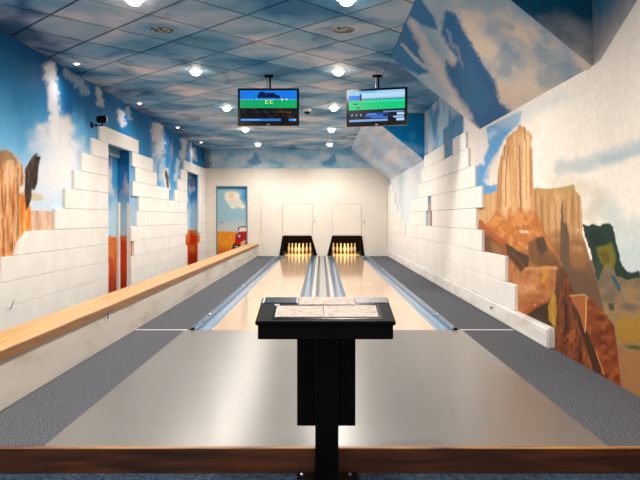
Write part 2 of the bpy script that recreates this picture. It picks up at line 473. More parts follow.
# ---- colours of each painted surface
def paint_left(P):
    x, y = to_px(P); d, z = P[..., 1], P[..., 2] - CH
    p = Paint(x, y)
    p.fill((196,214,232))
    n = fbm(d * 1.1, z * .8, 4, 1)
    p.mix((100,178,222), sstep(.0, .9, z + (n - .5)))
    p.mix((34,134,194), sstep(.7, 1.5, z + 1.1 * (n - .5)))
    p.mix((0,80,134), sstep(1.35, 1.95, z + .5 * (n - .5)))
    # deep blue beyond the first cloud
    n2 = fbm(d * 2.6, z * .7, 4, 2)
    p.mix((0,94,156), sstep(59, 66, x) * (1 - sstep(95, 130, y + (n2 - .5) * 70)) * .85)
    p.mix((16,114,174), sstep(100, 116, x) * .55 * sstep(.35, .6, fbm(d * 2.2, z * .9, 4, 8)))
    # clouds
    c = sstep(.56, .74, fbm(d * 1.9, z * 1.0, 5, 4))
    p.mix((196,206,216), c * .6 * sstep(110, 135, x))
    W = (228,230,236)
    p.soft([(49,68),(52,85),(54,105),(55,120),(56,140)], 8, W, .95, 4, .2, 3)
    p.soft([(50,145),(56,160),(48,178)], 32, (222,224,232), .9, 10, .08, 4, .1)
    p.soft([(62,128),(70,150),(62,175)], 20, (228,224,224), .9, 8, .12, 5, .1)
    p.soft([(40,128),(46,126)], 6, W, .6, 3, .2, 6)
    p.soft([(66,72),(80,84),(86,92)], 6, (150,176,192), .7, 4, .3, 7)
    p.soft([(98,88),(101,105)], 4.5, (186,192,198), .8, 3, .3, 8)
    p.soft([(120,112),(122,124)], 5, (206,210,218), .9, 3, .3, 9)
    p.soft([(128,108),(130,118)], 3, (170,184,196), .7, 2, .3, 10)
    p.soft([(157,128),(159,142),(160,152)], 8, (208,210,216), .9, 4, .25, 11)
    p.soft([(184,142),(183,158)], 5, (204,206,210), .8, 2, .3, 12)
    p.soft([(193,150),(196,160)], 3, (190,188,184), .8, 2, .3, 13)
    p.soft([(163,160),(160,178)], 4, (196,206,214), .6, 2, .3, 14)
    p.soft([(178,160),(176,180)], 3, (206,206,206), .7, 2, .3, 15)
    # winged figure seen in the gap above the courses
    p.soft([(166,170),(165,176),(168,188)], 3.6, (220,214,206), .95, .8, .5, 16)
    p.poly([(165,170),(167,171),(168.4,177),(169,188),(167,188),(166,180),(164.6,176)], (96,66,38), .5)
    # the orange field seen through the chipped block edges
    for a_, b_ in ((104, 141), (183, 204)):
        z_ = (x > a_) * (x < b_) * (y > 236 + (n - .5) * 6)
        p.mix((200,104,44), z_); p.mix((150,52,24), z_ * sstep(.4, .7, n2))
    # sandstone pillars
    p.poly([(31,211),(40,210.5),(53,212),(53,236),(31,236)], (206,168,140), .8)
    p.rock([(31,211),(40,210.5),(53,212),(53,236),(31,236)], [(186,140,118),(210,170,142),(222,192,170)], .8, .3, .45, .05, 3)
    p.poly([(31,195),(34,192.5),(41,194),(44.5,200),(31,201.5)], (206,190,160), .6)
    p.rock([(-30,158),(-22,150),(-12,147),(2,151),(6,149.5),(11,152),(15,156),(19,161),(23,167),(24.5,176),(23.5,188),(26,197),(26,206),(22,226),(19,243),(13,262),(-30,285)],
           [(138,82,46),(188,122,70),(214,154,100),(226,184,140),(168,104,58)], 1., .3, .55, .04, 5)
    p.brush([(-20,150),(2,150),(7,149.5),(12,153),(18,162),(16,166),(8,163),(-20,168)], (142,112,82), 3, .2, .75)
    p.brush([(6,160),(14,160),(16,176),(8,190),(4,176)], (230,190,150), 3, .15, .6)
    p.soft([(17,178),(18,200),(17.5,235)], 1.6, (106,94,70), .7, 1, .3)
    p.rock([(18.5,198),(24,195),(27,203),(29,206),(31,205),(31.5,236),(19.5,243),(20,225)], [(196,106,44),(222,138,56),(238,190,116)], .6, .3, .5, .05, 7)
    p.poly([(20,186),(23,186),(24,192),(20,194)], (224,208,192), .5)
    eag = [(25,169),(28.5,163),(32,157),(36.5,153),(38,154.5),(40.6,157),(39.6,162),(38.2,170),(37.6,182),(35.4,189),(33.6,190.5),(32,189),(31.4,199),(29,206),(26,211),(25.4,202),(24.4,190),(25,178)]
    p.rock(eag, [(34,30,30),(58,46,40),(100,72,52)], .3, .5, .9, .18, 9)
    for k in range(6): p.soft([(34.5+k*.9, 161-k*.2),(36.6+k*.8, 154.2+k*.7)], .55, (26,22,22), .9, 0)
    for k in range(5): p.soft([(36.2+k*.75, 156.4-k*.1),(37.4+k*.7, 153.6+k*.7)], .35, (150,180,200), .9, 0)
    p.soft([(27,172),(26.5,186),(27.5,202)], 1.2, (28,24,24), .7, .6, .4)
    return p.clamp()

def paint_right(P):
    x, y = to_px(P); d, z = P[..., 1], P[..., 2] - CH
    p = Paint(x, y)
    p.fill((234,223,211))
    n = fbm(d * 1.6, z * 1.6, 5, 1)
    p.mix((222,211,199), sstep(.45, .75, n) * .6)
    p.mix((240,231,221), sstep(.45, .25, n) * .7)
    # sky of the recess between the slopes
    rec = (x < 481) * 1.
    p.mix((170,202,222), rec)
    n3 = fbm(d * 1.2, z * .5, 4, 6)
    p.mix((40,136,196), .85 * rec * sstep(.46, .68, fbm(x * .16, y * .03, 4, 21)))
    p.mix((216,208,202), rec * sstep(.44, .68, fbm(x * .2, y * .03, 4, 23)) * .9)
    p.mix((218,210,204), sstep(462, 466, x) * (x < 490) * (y > 112))
    # misty strip beside the back wall
    mist = (x < 424) * (y > 150)
    p.mix((208,216,222), mist * 1.)
    p.mix((166,188,198), mist * sstep(.48, .66, fbm(x * .35, y * .08, 3, 25)) * sstep(405, 396, x))
    p.mix((224,220,210), mist * sstep(.5, .7, fbm(x * .3, y * .12, 3, 27)) * .6)
    # slot between blocks
    p.poly([(424,190),(434,190),(434,203),(424,203)], (92,130,150), 0)
    p.poly([(424,203),(430,203),(430,232),(424,232)], (150,186,196), 0)
    p.poly([(430,203),(436,203),(436,232),(430,232)], (176,104,58), 0)
    p.brush([(443,130),(455,118),(455,160),(443,160)], (72,140,184), 1.5, .2)
    p.soft([(446.5,134),(447,146)], 1.2, (150,112,84), .8, .4, .4)
    # blue band
    p.brush([(486,128),(504,119),(522,111),(519,124),(511,131),(504,139),(499,150),(491,159),(485,171),(482,182),(490,186),(497,184),(497,191),(486,196),(478,196),(476,186),(478,166),(485,157),(489,146),(487,136)], (96,156,204), 3, .15)
    p.soft([(516,117),(503,130),(494,146),(485,164),(480,184)], 8, (84,150,204), .7, 4, .15, 5, .1)
    p.soft([(488,136),(494,132)], 6, (196,208,218), .6, 3, .2, 15, .1)
    p.soft([(484,140),(482,160)], 5, (222,216,212), .8, 3, .2, 6)
    p.soft([(505,120),(535,108),(560,96)], 16, (196,204,208), .5, 6, .1, 7, .1)
    p.soft([(560,168),(583,164),(606,158),(625,151),(650,146)], 12, (178,188,190), .8, 4, .1, 8, .2)
    p.soft([(604,160),(640,150)], 7, (160,178,186), .6, 4, .1, 9, .1)
    p.soft([(600,205),(620,225),(645,235)], 22, (188,198,192), .7, 8, .1, 10, .1)
    p.mix((186,202,200), sstep(226, 250, y) * sstep(608, 618, x) * .8)
    p.soft([(560,180),(600,195),(590,215)], 14, (206,190,166), .5, 8, .1, 11, .1)
    # ground at the right
    g = p.inside([(585,262),(598,258),(612,262),(620,262),(624,270),(632,273),(700,272),(900,300),(3000,600),(3000,3000),(560,3000),(560,300)], 1.5, .2)
    gn = fbm(x * .06, y * .12, 4, 31)
    p.mix((126,104,80), g); p.mix((146,116,78), g * sstep(.45, .7, gn)); p.mix((104,90,76), g * sstep(.5, .3, gn) * .8)
    p.mix((112,96,80), g * (1 - sstep(268, 296, y)) * .6)
    p.mix((156,116,36), g * sstep(312, 324, y) * (1 - sstep(338, 350, y)) * sstep(612, 622, x) * .9)
    p.mix((150,104,66), g * sstep(344, 356, y))
    # second butte
    b2 = [(530,191),(536,187.5),(546,189),(556,188),(566,186.5),(574,184.5),(575.5,191),(581,196),(582,215),(582.5,234),(589,256),(600,292),(604,312),(560,310),(535,290),(530,240)]
    p.rock(b2, [(160,120,76),(184,138,90),(200,154,104),(208,166,118)], .4, .4, .3, .025, 13)
    for q in (542, 548.5, 555, 572, 578): p.soft([(q,198),(q+.6,226),(q+1.5,242)], .9, (146,100,60), .6, 1., .12)
    p.mix((168,146,88), p.inside(b2, .4, .4, 13) * sstep(196, 188, y) * .5)
    p.mix((140,92,58), p.inside(b2, .4, .4, 13) * sstep(228, 252, y + (gn-.5)*30) * .9)
    p.mix((96,74,56), p.inside(b2, .4, .4, 13) * sstep(250, 276, y + (gn-.5)*30) * .9)
    p.poly([(561,208),(562.5,196),(563.5,222),(567,224),(569,235),(569,258),(572,285),(560,285),(560,255)], (100,80,62), .5)
    p.soft([(578,229),(578.5,231)], .8, (236,220,196), .9, 0)
    # rock behind the tower on the left
    p.rock([(468,196),(490,194),(499,190),(500,226),(468,230)], [(186,140,92),(206,166,116),(216,180,132)], .8, .3, .5, .04, 15)
    # tower
    tw = [(497,190),(498,172),(500,160),(502.5,151),(503.5,146),(506,143),(506,138.5),(511,134.5),(513.5,131),(517,130),(518,126),(520.5,124.5),(522.5,127.5),(524.5,125.5),(526.5,130.5),(530,132),(532,137),(531,146),(532.5,150),(532.5,162),(533.3,186),(534.5,206),(536,216),(541,228),(547,240),(554,252),(562,264),(566,278),(556,284),(540,276),(527,276),(515,266),(505,252),(470,240),(470,230),(486,224),(490,221),(494,213),(496.5,203)]
    p.rock(tw, [(196,142,92),(214,168,118),(224,182,132),(230,194,148)], .35, .4, .3, .02, 17)
    ta = p.inside(tw, .35, .4, 17)
    p.mix((178,116,74), ta * sstep(503, 497, x + (fbm(x*.3, y*.1, 3, 3)-.5)*5) * .7)
    p.mix((196,128,78), ta * sstep(529, 533, x + (fbm(x*.3, y*.1, 3, 4)-.5)*4) * .7)
    p.mix((190,138,86), ta * sstep(140, 128, y + (fbm(x*.2, y*.2, 3, 6)-.5)*16) * .6)
    for q, c in (([(519.6,146),(520,170),(520.6,206)], (110,70,42)), ([(508,146),(506,170),(505.6,206)], (150,98,60)), ([(502,156),(501,180),(500.4,206)], (156,100,62)),
                 ([(513,150),(513.6,196)], (190,140,92)), ([(526,140),(526.6,200)], (186,126,76)), ([(524,128),(525,140)], (120,80,48)), ([(505,146),(504,160)], (120,84,54)),
                 ([(511,136),(514,146),(509,158)], (186,138,90)), ([(530,150),(531,196)], (176,108,62))):
        p.soft(q, 1.0, c, .75, .8, .15)
    tn = fbm(x * .2, y * .2, 5, 33); td = fbm((x + y) * .1, (x - y) * .3, 4, 35)
    low = ta * sstep(204, 222, y + (fbm(x*.35, y*.1, 3, 9) - .5) * 26)
    p.mix((198,126,62), low)
    p.mix((156,94,48), low * sstep(.36, .76, td) * .6)
    p.mix((214,148,86), low * sstep(.55, .3, tn) * .7)
    p.mix((176,98,46), low * sstep(.42, .78, tn) * .6)
    p.mix((112,76,50), ta * sstep(240, 262, y + (tn - .5) * 30) * .55)
    p.brush([(528,242),(541,236),(548,246),(558,258),(562,272),(545,270),(530,262)], (100,70,48), 4, .15, .8)
    p.brush([(536,238),(544,236),(547,250),(541,256),(537,248)], (64,54,44), 2.5, .2, .8)
    p.soft([(521,231),(527,232)], 2.4, (222,204,180), .8, 1.5, .4)
    p.soft([(535,212),(545,234),(556,254)], 1.6, (176,98,46), .8, 1, .2)
    # brown slope at the foot of the tower
    p.poly([(466,221),(482,222),(490,231),(498,237),(508,244),(514,252),(527,272),(519,290),(466,285)], (146,84,42), .8, .3)
    p.brush([(466,234),(490,236),(500,246),(506,262),(466,264)], (102,72,46), 3, .15, .9)
    p.brush([(490,240),(500,246),(504,258),(494,256)], (160,110,70), 3, .2, .6)
    p.poly([(466,218),(482,220),(487,227),(497,235),(508,241),(510,246),(500,243),(488,234),(482,228),(466,226)], (166,92,46), .5)
    p.brush([(505,243),(513,247),(516,250),(529,256),(529,264),(526,272),(520,270),(513,261),(508,256)], (70,52,38), 1.6, .25, .95)
    p.soft([(512,252),(520,262),(524,268)], 1.5, (126,78,44), .6, 1.5, .3)
    # boulders in the foreground
    p.rock([(503,258),(508,258),(513,263),(519,271),(522,280),(520,320),(503,320)], [(146,86,48),(184,122,76),(168,104,60)], .5, .3, .3, .1, 19)
    bo = [(516,290),(520,276),(525,268),(530,267),(536,268),(545,266),(556,266.5),(561,271),(557,284),(553,296),(546,300),(536,304),(526,312),(516,316)]
    p.rock(bo, [(150,90,50),(182,122,74),(204,150,100)], .5, .3, .1, .12, 21)
    ba = p.inside(bo, .5, .3, 21)
    p.mix((186,104,52), ba * sstep(.38, .72, fbm((x+y)*.12, (x-y)*.3, 4, 37)) * .6)
    p.mix((150,84,42), ba * sstep(292, 312, y) * .6); p.mix((226,172,122), ba * sstep(272, 267, y) * .5)
    p.brush([(543,266),(549,266),(547,280),(541,284)], (196,140,48), 2, .25, .8)
    p.poly([(516,316),(530,307),(540,302),(550,298),(553,318),(556,346),(516,336)], (150,76,36), 1.2, .3)
    p.brush([(526,315),(541,305),(550,302),(553,332),(540,327)], (54,40,30), 2, .2, .95)
    p.rock([(555,292),(557,278),(562,268),(568,276),(573,290),(582,306),(592,330),(604,366),(606,396),(551,352),(553,330)],
           [(58,32,20),(96,50,28),(128,70,38),(80,42,24)], .6, .3, .22, .06, 23)
    p.mix((176,98,48), p.inside([(560,330),(575,330),(596,372),(570,356)], 2, .2) * sstep(.38, .75, fbm(x*.3, y*.2, 4, 39)) * .6)
    p.brush([(556,270),(562,266),(567,273),(561,290),(555,297)], (92,60,40), 1.5, .25, .9)
    p.poly([(553.6,291),(556,296),(557,312),(555,328),(549,320),(548,306),(551,298)], (160,120,36), .5)
    p.soft([(553,296),(552,312),(554,324)], 2, (184,148,58), .6, 1.2, .4)
    p.brush([(573,294),(579,306),(585,324),(595,348),(606,378),(612,400),(598,388),(590,358),(580,330)], (62,40,30), 1., .3, .95)
    br_ = [(571,296),(583,294.5),(587,297),(596,304),(606,315),(614,325),(617,346),(621,386),(622,400),(606,390),(597,356),(588,334),(580,315)]
    p.rock(br_, [(78,34,18),(110,50,24),(132,64,32)], .5, .3, .1, .1, 25)
    p.mix((184,104,50), p.inside(br_, .5, .3, 25) * sstep(.4, .8, fbm(x*.14, y*.2, 4, 45)) * .5)
    p.poly([(570,296),(583,294.5),(587,297),(585,332),(578,312)], (158,92,50), .5)
    p.soft([(586,299),(586,316),(585,332)], .9, (220,160,106), .9, .3)
    p.soft([(570,296),(584,294.5),(588,298)], .8, (226,172,116), .7, .3)
    p.soft([(596,352),(604,374)], .8, (206,146,92), .7, .3)
    # bush
    p.poly([(582,224),(588,226),(592,224),(600,226.5),(603,223.5),(609,223),(613,227),(616,242),(620,258),(622,266),(630,274),(640,270),(640,277),(628,280),(617,276),(610,262),(603,268),(598,276),(594,266),(590,250),(586,238)], (32,54,44), .9, .3)
    p.brush([(588,232),(600,230),(606,240),(598,246),(590,244)], (24,42,40), 2, .2, .7)
    p.brush([(596,247),(604,246),(612,243),(616,256),(614,268),(606,268),(600,262)], (118,110,34), 4, .2, .85)
    p.brush([(599,252),(606,250),(611,262),(604,264)], (84,60,34), 3, .25, .6)
    p.poly([(596,262),(600,260),(602,272),(598,282),(595,274)], (46,66,58), .8)
    p.poly([(611,276),(615,276),(621,288),(620,293),(615,286)], (48,86,88), .8)
    p.poly([(608,303),(614,303),(615,309),(610,311)], (66,72,54), .8)
    p.poly([(624,345),(640,346),(640,350),(630,349)], (70,82,40), .8)
    # greyer, bluer corner above the slanting edge
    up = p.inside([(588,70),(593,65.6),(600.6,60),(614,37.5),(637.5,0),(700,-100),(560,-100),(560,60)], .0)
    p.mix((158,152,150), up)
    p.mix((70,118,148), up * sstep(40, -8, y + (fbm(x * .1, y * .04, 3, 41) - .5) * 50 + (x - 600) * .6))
    return p.clamp()

def paint_slope(P):
    x, y = to_px(P); p = Paint(x, y)
    d, z = P[..., 1], P[..., 2] - CH
    n = fbm(x * .03, y * .035, 5, 3)
    diag = fbm((x - y) * .03, (x + y) * .012, 5, 14)
    p.fill((192,194,198))
    p.mix((150,178,196), np.clip(sstep(.56, .28, n) * .8 + sstep(.46, .8, n) * .3, 0, 1))
    cl = fbm(x * .03 + y * .01, y * .045 - x * .012, 6, 7)
    p.mix((228,212,194), sstep(.34, .66, cl) * .9 * sstep(440, 475, x + (n - .5) * 40))
    p.mix((140,164,182), sstep(.5, .74, fbm(x * .05, y * .06, 6, 19)) * .6 * sstep(470, 490, x))
    p.mix((120,166,194), sstep(30, -6, y + (n - .5) * 50) * .8)
    p.mix((150,170,188), sstep(474, 430, x + (n - .5) * 60) * .5)
    p.mix((92,150,186), sstep(.48, .72, diag) * .5)
    B = (0,102,158)
    p.brush([(380,66),(398,14),(407,15),(413,28),(421.5,41.5),(418,52),(431,72),(417,75),(404,68)], B, 5, .1, .95, 1)
    p.soft([(402,44),(414,58),(432,72)], 2.6, (176,184,192), .8, 1.5, .2)
    p.soft([(412,22),(424,44),(440,66)], 7, (190,188,192), .8, 3, .12, 3, .2)
    p.brush([(402,-2),(416,-8),(426,6),(434,17),(438,30),(424,26),(406,14)], B, 5, .1, .95, 2)
    p.brush([(441,33),(445,10),(456.6,14),(464,30),(472,44),(483,63),(496,83),(500,103),(514,114),(482,133),(470,118),(458,100),(448,80),(444,59),(454,66),(458,59),(449,48)], (0,98,154), 7, .1, .97, 3)
    p.brush([(458,66),(472,62),(492,100),(482,118),(464,102)], (56,128,176), 7, .1, .45, 6)
    p.soft([(440,6),(470,4),(500,6)], 7, (150,178,196), .6, 6, .1)
    p.soft([(446,30),(458,52),(463,66)], 2.5, (150,170,190), .5, 3, .15)
    p.soft([(500,24),(512,28)], 5, (150,164,178), .6, 3, .2)
    p.soft([(430,60),(450,88),(470,116)], 6, (196,194,198), .7, 3, .12, 5, .2)
    # far slope: pale lilac
    far = (d > 10) * 1.
    p.mix((182,200,220), far)
    p.mix((148,176,204), far * sstep(.5, .66, fbm(x * .1, y * .18 + x * .1, 4, 9)) * .7)
    p.mix((212,212,216), far * sstep(.5, .66, fbm(x * .12, y * .1, 4, 12)) * .7)
    return p.clamp()

def paint_cheek_near(P):
    x, y = to_px(P); p = Paint(x, y)
    n = fbm(x * .05, y * .06, 4, 5)
    p.fill((176,170,168))
    p.mix((134,146,154), sstep(62, 34, y + (n - .5) * 60) * .8)
    p.mix((20,88,116), sstep(46, 8, y + (n - .5) * 60))
    return p.clamp()
def paint_cheek_far(P):
    x, y = to_px(P); p = Paint(x, y)
    n = fbm(x * .1, y * .1, 4, 6)
    p.fill((6,130,194)); p.mix((60,156,206), sstep(.5, .7, n) * .7); p.mix((20,92,140), sstep(122, 112, y) * .6)
    p.soft([(404,146),(420,150)], 6, (130,170,196), .5, 3, .2)
    return p.clamp()
def paint_back(P):
    x, y = to_px(P); p = Paint(x, y)
    n = fbm(x * .06, y * .09, 5, 8)
    p.fill((186,214,230))
    p.mix((214,226,234), sstep(.48, .68, n))
    p.mix((110,178,214), sstep(160, 150, y + (n - .5) * 14) * .8)
    p.mix((104,172,210), sstep(.5, .34, n) * .6)
    p.brush([(247,162),(253,157),(256,151),(259,158),(263,163),(252,166)], (70,146,194), 4, .2, .8)
    p.brush([(320,163),(328,159),(334,153),(337,160),(332,166),(324,166)], (70,146,194), 4, .2, .8)
    p.mix((44,104,140), sstep(214, 207, x) * .7)
    return p.clamp()
def paint_door(P):
    """sky over an orange field, also on the jambs"""
    x, y = to_px(P); p = Paint(x, y)
    z = P[..., 2] - CH; d = P[..., 1]; xx = P[..., 0]
    n = fbm(d * 2.4 + xx * 3, z * 1.6, 4, 5)
    p.fill((170,200,218))
    p.mix((52,138,196), sstep(.1, .6, z + (n - .5) * .5))
    p.mix((214,204,204), sstep(.5, .6, n) * sstep(.3, .5, z) * .8)
    p.mix((16,84,140), sstep(.8, .95, z + (n - .5) * .3) * .7)
    n2 = fbm(d * 6 + xx * 6, z * 3, 4, 7)
    f = (z < -.32 + (n - .5) * .06) * 1.
    p.mix((206,124,56), f)
    p.mix((196,62,26), f * sstep(.46, .72, n2 + sstep(-.45, -.9, z) * .25))
    p.mix((140,40,22), f * sstep(-.85, -1.15, z + (n2 - .5) * .3) * .7)
    return p.clamp()
def paint_back_door(P):
    x, y = to_px(P); p = Paint(x, y)
    n = fbm(x * .09, y * .12, 4, 3)
    p.fill((140,176,190)); p.mix((168,190,196), sstep(222, 210, x) * .6)
    p.mix((40,120,170), sstep(236, 246, x + (n - .5) * 12) * sstep(216, 196, y))
    p.mix((18,90,140), sstep(191, 187, y))
    p.brush([(224,194),(229,191.5),(236,192),(240,195),(239,198),(242,203),(245,206),(244,209),(238,207),(232,209),(228,203),(225,199)], (220,212,192), 3, .2)
    p.brush([(229,192.5),(234,193),(234,198),(229,199)], (206,180,146), 2, .3, .7)
    p.brush([(229,199),(238,199),(242,204),(236,207),(230,205)], (196,198,192), 3, .2, .7)
    p.mix((196,190,186), sstep(216, 228, y) * .7)
    f = (y > 231.5 + (n - .5) * 2) * 1.
    n2 = fbm(x * .5, y * .2, 3, 7)
    p.mix((216,130,36), f); p.mix((226,150,46), f * sstep(.5, .7, n2))
    p.mix((196,60,24), f * sstep(244, 256, y + (n2 - .5) * 12 - (x - 222) * .2))
    # small red open car
    p.poly([(232,249),(233,244.5),(235,242),(235.5,235),(239,231.5),(246,230.5),(248,230.5),(248,247),(240,249),(236,250)], (176,30,32), .2, .5)
    p.soft([(238,229),(240,227),(248,226.4)], .7, (40,34,34), 1, 0)
    p.soft([(238,231),(239,228)], .5, (40,34,34), 1, 0)
    p.poly([(240,228.5),(247,227.5),(247,231),(239,231.6)], (224,206,190), .2)
    p.soft([(239.2,236),(239.3,236.1)], 3.4, (96,40,50), 1, 0, .2, 0, .75)
    p.soft([(239.2,236),(239.3,236.1)], 2.0, (170,160,170), .9, 0, .2, 0, .5)
    p.poly([(233,244),(239,244.6),(240,247),(236,250),(232.5,248)], (30,24,34), .2, .5)
    p.soft([(235,246.4),(238,246.8)], .8, (200,200,206), .9, 0)
    p.poly([(241,242.5),(244,240.5),(247,241),(248,249),(240,249)], (206,170,120), .3, .5)
    p.soft([(246.5,243),(247,246)], 2, (44,34,40), 1, 0)
    return p.clamp()

# ---- left wall
wl = empty('wall_left', (XL, 10, 0)); tag(wl, 'sky mural wall with stepped white blocks and two doorways', 'wall', kind='structure')
def dl(x, X=XLF): return -X * F / (VX - x)
D1A, D1B = dl(108.5), dl(131.5)
D2A, D2B = dl(187.5), dl(199)
DTOP = CH + 1.178
us = np.concatenate([np.linspace(Y0, 4.0, 12)[:-1], np.linspace(4.0, 11.0, 330), np.linspace(11.0, YB, 200)[1:]])
vs = np.linspace(-.3, CEIL + .01, 205)
def cut_left(c):
    y, z = c[:, 1], c[:, 2]
    return ~(((y > D1A) & (y < D1B) & (z < DTOP)) | ((y > D2A) & (y < D2B) & (z < DTOP)))
painted_grid('mural_surface', lambda u, v: np.stack([np.full(u.shape, XL), u, v], -1), us, vs, paint_left, wl, cut_left)
ZL = [-.3, CH-.94, CH-.673, CH-.407, CH-.148, CH+.123, CH+.388, CH+.648, CH+.91, CH+1.165, CH+1.41]
def lblock(x0, x1, i, y0=None, y1=None, x0b=None):
    a = dl(x0) if y0 is None else y0; b = dl(x1) if y1 is None else y1
    g = .002
    m = MB()
    if x0b is None: m.box(XL-.02, XLF, a+g, b-g, ZL[i]+g, ZL[i+1]-g)
    else:                                                            # broken slanting end
        pr = [(dl(x0b), ZL[i]+g), (b-g, ZL[i]+g), (b-g, ZL[i+1]-g), (dl(x0), ZL[i+1]-g), (dl((x0*.6+x0b*.4)-3), ZL[i]*.45+ZL[i+1]*.55)]
        n = len(pr)
        m.v = [(XL-.02, y, z) for y, z in pr] + [(XLF, y, z) for y, z in pr]
        m.f = [(k, (k+1) % n, n+(k+1) % n, n+k) for k in range(n)] + [tuple(range(n-1, -1, -1)), tuple(range(n, 2*n))]
        m.m = [0] * len(m.f)
    return m.build('block', M['block'], wl, bevel=.004)
starts = [131.5, 131.5, 134, 131.5, 137, 139, 133, 135.5, 132.5]
for i in range(9):
    # before the first doorway
    if i < 2: lblock(0, 108.5, i, y0=4.6)
    elif i == 3: lblock(28, 108.5, i, x0b=16)
    else: lblock({2: 1.5, 4: 55.5, 5: 65.5, 6: 74.5, 7: 82, 8: 92}[i], 108.5, i)
    # between the doorways
    if i < 6: lblock(starts[i], {1: 188.5, 2: 185.6, 3: 187.5, 5: 187}.get(i, 187.5) if i != 1 else 187.5, i)
    else:
        lblock(starts[i], {6: 169, 7: 157, 8: 153}[i], i)
        lblock({6: 175, 7: 178, 8: 181.5}[i], 187.5, i)
    lblock(201 if i == 2 else 199, 0, i, y1=YBF)
lblock(100, 138.75, 9)
lblock(184, 0, 9, y1=YBF)

def left_door(n, a, b, label):
    DX = -3.55
    d = empty('door_%d' % n, (DX, (a+b)/2, 0)); tag(d, label, 'door', kind='structure')
    nd_ = 40
    lf = painted_grid('door_leaf', lambda u, v: np.stack([np.full(u.shape, DX), a + u*(b-a), -.3 + v*(DTOP+.3)], -1), nd_, 90, paint_door, d)
    painted_grid('door_jamb', lambda u, v: np.stack([DX + u*(XL-DX), np.full(u.shape, b), -.3 + v*(DTOP+.3)], -1), 20, 120, paint_door, d)
    painted_grid('door_jamb', lambda u, v: np.stack([DX + u*(XL-DX), np.full(u.shape, a), -.3 + v*(DTOP+.3)], -1), 6, 60, paint_door, d)
    def head(P):
        p = Paint(*to_px(P)); p.fill((96,158,196)); return p.clamp()
    painted_grid('door_head', lambda u, v: np.stack([DX + u*(XL-DX), a + v*(b-a), np.full(u.shape, DTOP)], -1), 4, 10, head, d)
    return d, lf
d1, lf1 = left_door(1, D1A, D1B, 'painted doorway with blue sky and orange field below a single block lintel')
MB().box(-3.55, -3.50, D1B-.08, D1B-.004, -.3, CH+.27).build('frame_post', M['white'], d1, bevel=.004)
MB().box(-3.39, -3.325, D1B-.012, D1B-.001, -.3, CH+.27).build('edge_strip', M['white'], d1)
MB().box(-3.56, -3.51, D1A, D1B-.002, DTOP-.14, DTOP-.01).build('door_frame', M['door_frame'], d1, bevel=.004)
MB().tube((-3.548, D1A+.12, 1.05), (-3.49, D1A+.12, 1.05), .01).tube((-3.49, D1A+.12, 1.05), (-3.49, D1A+.24, 1.05), .01).build('handle', M['metal'], lf1)
d2, lf2 = left_door(2, D2A, D2B, 'painted doorway with blue sky and orange field beside the back corner')
MB().box(-3.56, -3.51, D2A, D2B-.002, DTOP-.14, DTOP-.01).build('door_frame', M['door_frame'], d2, bevel=.004)
MB().tube((-3.548, D2A+.12, 1.05), (-3.49, D2A+.12, 1.05), .01).tube((-3.49, D2A+.12, 1.05), (-3.49, D2A+.24, 1.05), .01).build('handle', M['metal'], lf2)

# ---- right wall
wr = empty('wall_right', (XR, 10, 0)); tag(wr, 'red rock desert mural wall with stepped white blocks', 'wall', kind='structure')
us = np.concatenate([np.linspace(Y0, 2.4, 10)[:-1], np.linspace(2.4, 3.6, 70)[:-1], np.linspace(3.6, 8.6, 560), np.linspace(8.6, YB, 260)[1:]])
vs = np.linspace(0, CEIL + .01, 420)
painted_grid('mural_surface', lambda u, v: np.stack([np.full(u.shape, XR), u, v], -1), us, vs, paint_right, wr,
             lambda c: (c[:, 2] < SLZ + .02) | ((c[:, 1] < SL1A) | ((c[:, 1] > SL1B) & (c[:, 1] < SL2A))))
ZR = [0, CH-.914, CH-.66, CH-.395, CH-.14, CH+.123, CH+.385, CH+.655, CH+.915, CH+1.145]
def dr(x, X=XRF): return X * F / (x - VX)
def rblock(i, xr, xl=None, name='block'):
    X = XRF - (.028 if i == 0 else 0)
    a = dr(xr, X); b = YBF if xl is None else dr(xl, X); g = .002
    MB().box(X, XR+.02, a+g, b-g, ZR[i]+(0 if i == 0 else g), ZR[i+1]-g).build(name, M['plinth'] if i == 0 else M['block'], wr, bevel=.014 if i == 0 else .0045, seg=2 if i == 0 else 1)
rblock(0, 547.2)
rblock(1, 514.5); rblock(2, 505)
rblock(3, 481.6, 407); rblock(3, 404.5)
rblock(4, 476, 432); rblock(4, 425.5, 409); rblock(4, 401)
rblock(5, 481.6, 431); rblock(5, 427.5, 411); rblock(5, 396)
rblock(6, 475, 418); rblock(6, 394.5)
rblock(7, 468, 421); rblock(7, 392)
rblock(8, 465.5, 452.5); rblock(8, 444, 424)

# ---- roof slopes on the right with their triangular cheeks
def slope(name, a, b, label, parent=None):
    r = empty(name, (XR, (a+b)/2, SLZ)); tag(r, label, 'sloped ceiling', kind='structure')
    def fu(u, v): return np.stack([SLX + v*(XR-SLX), a + u*(b-a), CEIL + v*(SLZ-CEIL)], -1)
    painted_grid('soffit', fu, 200 if b-a < 5 else 110, 130, paint_slope, r)
    return r
s1 = slope('ceiling_slope_near', SL1A, SL1B, 'sloping roof soffit painted with bold blue strokes and clouds')
s2 = slope('ceiling_slope_far', SL2A, YB, 'pale lilac painted sloping soffit beside the back wall')
def cheek(y, paint, parent):
    def fu(u, v):
        x = SLX + u*(XR-SLX); zb = CEIL + u*(SLZ-CEIL)
        return np.stack([x, np.full(u.shape, y), CEIL + .005 + v*(zb-CEIL-.005)], -1)
    painted_grid('cheek', fu, 70, 60, paint, parent)
cheek(SL1A, paint_cheek_near, s1); cheek(SL1B, paint_cheek_near, s1); cheek(SL2A, paint_cheek_far, s2)

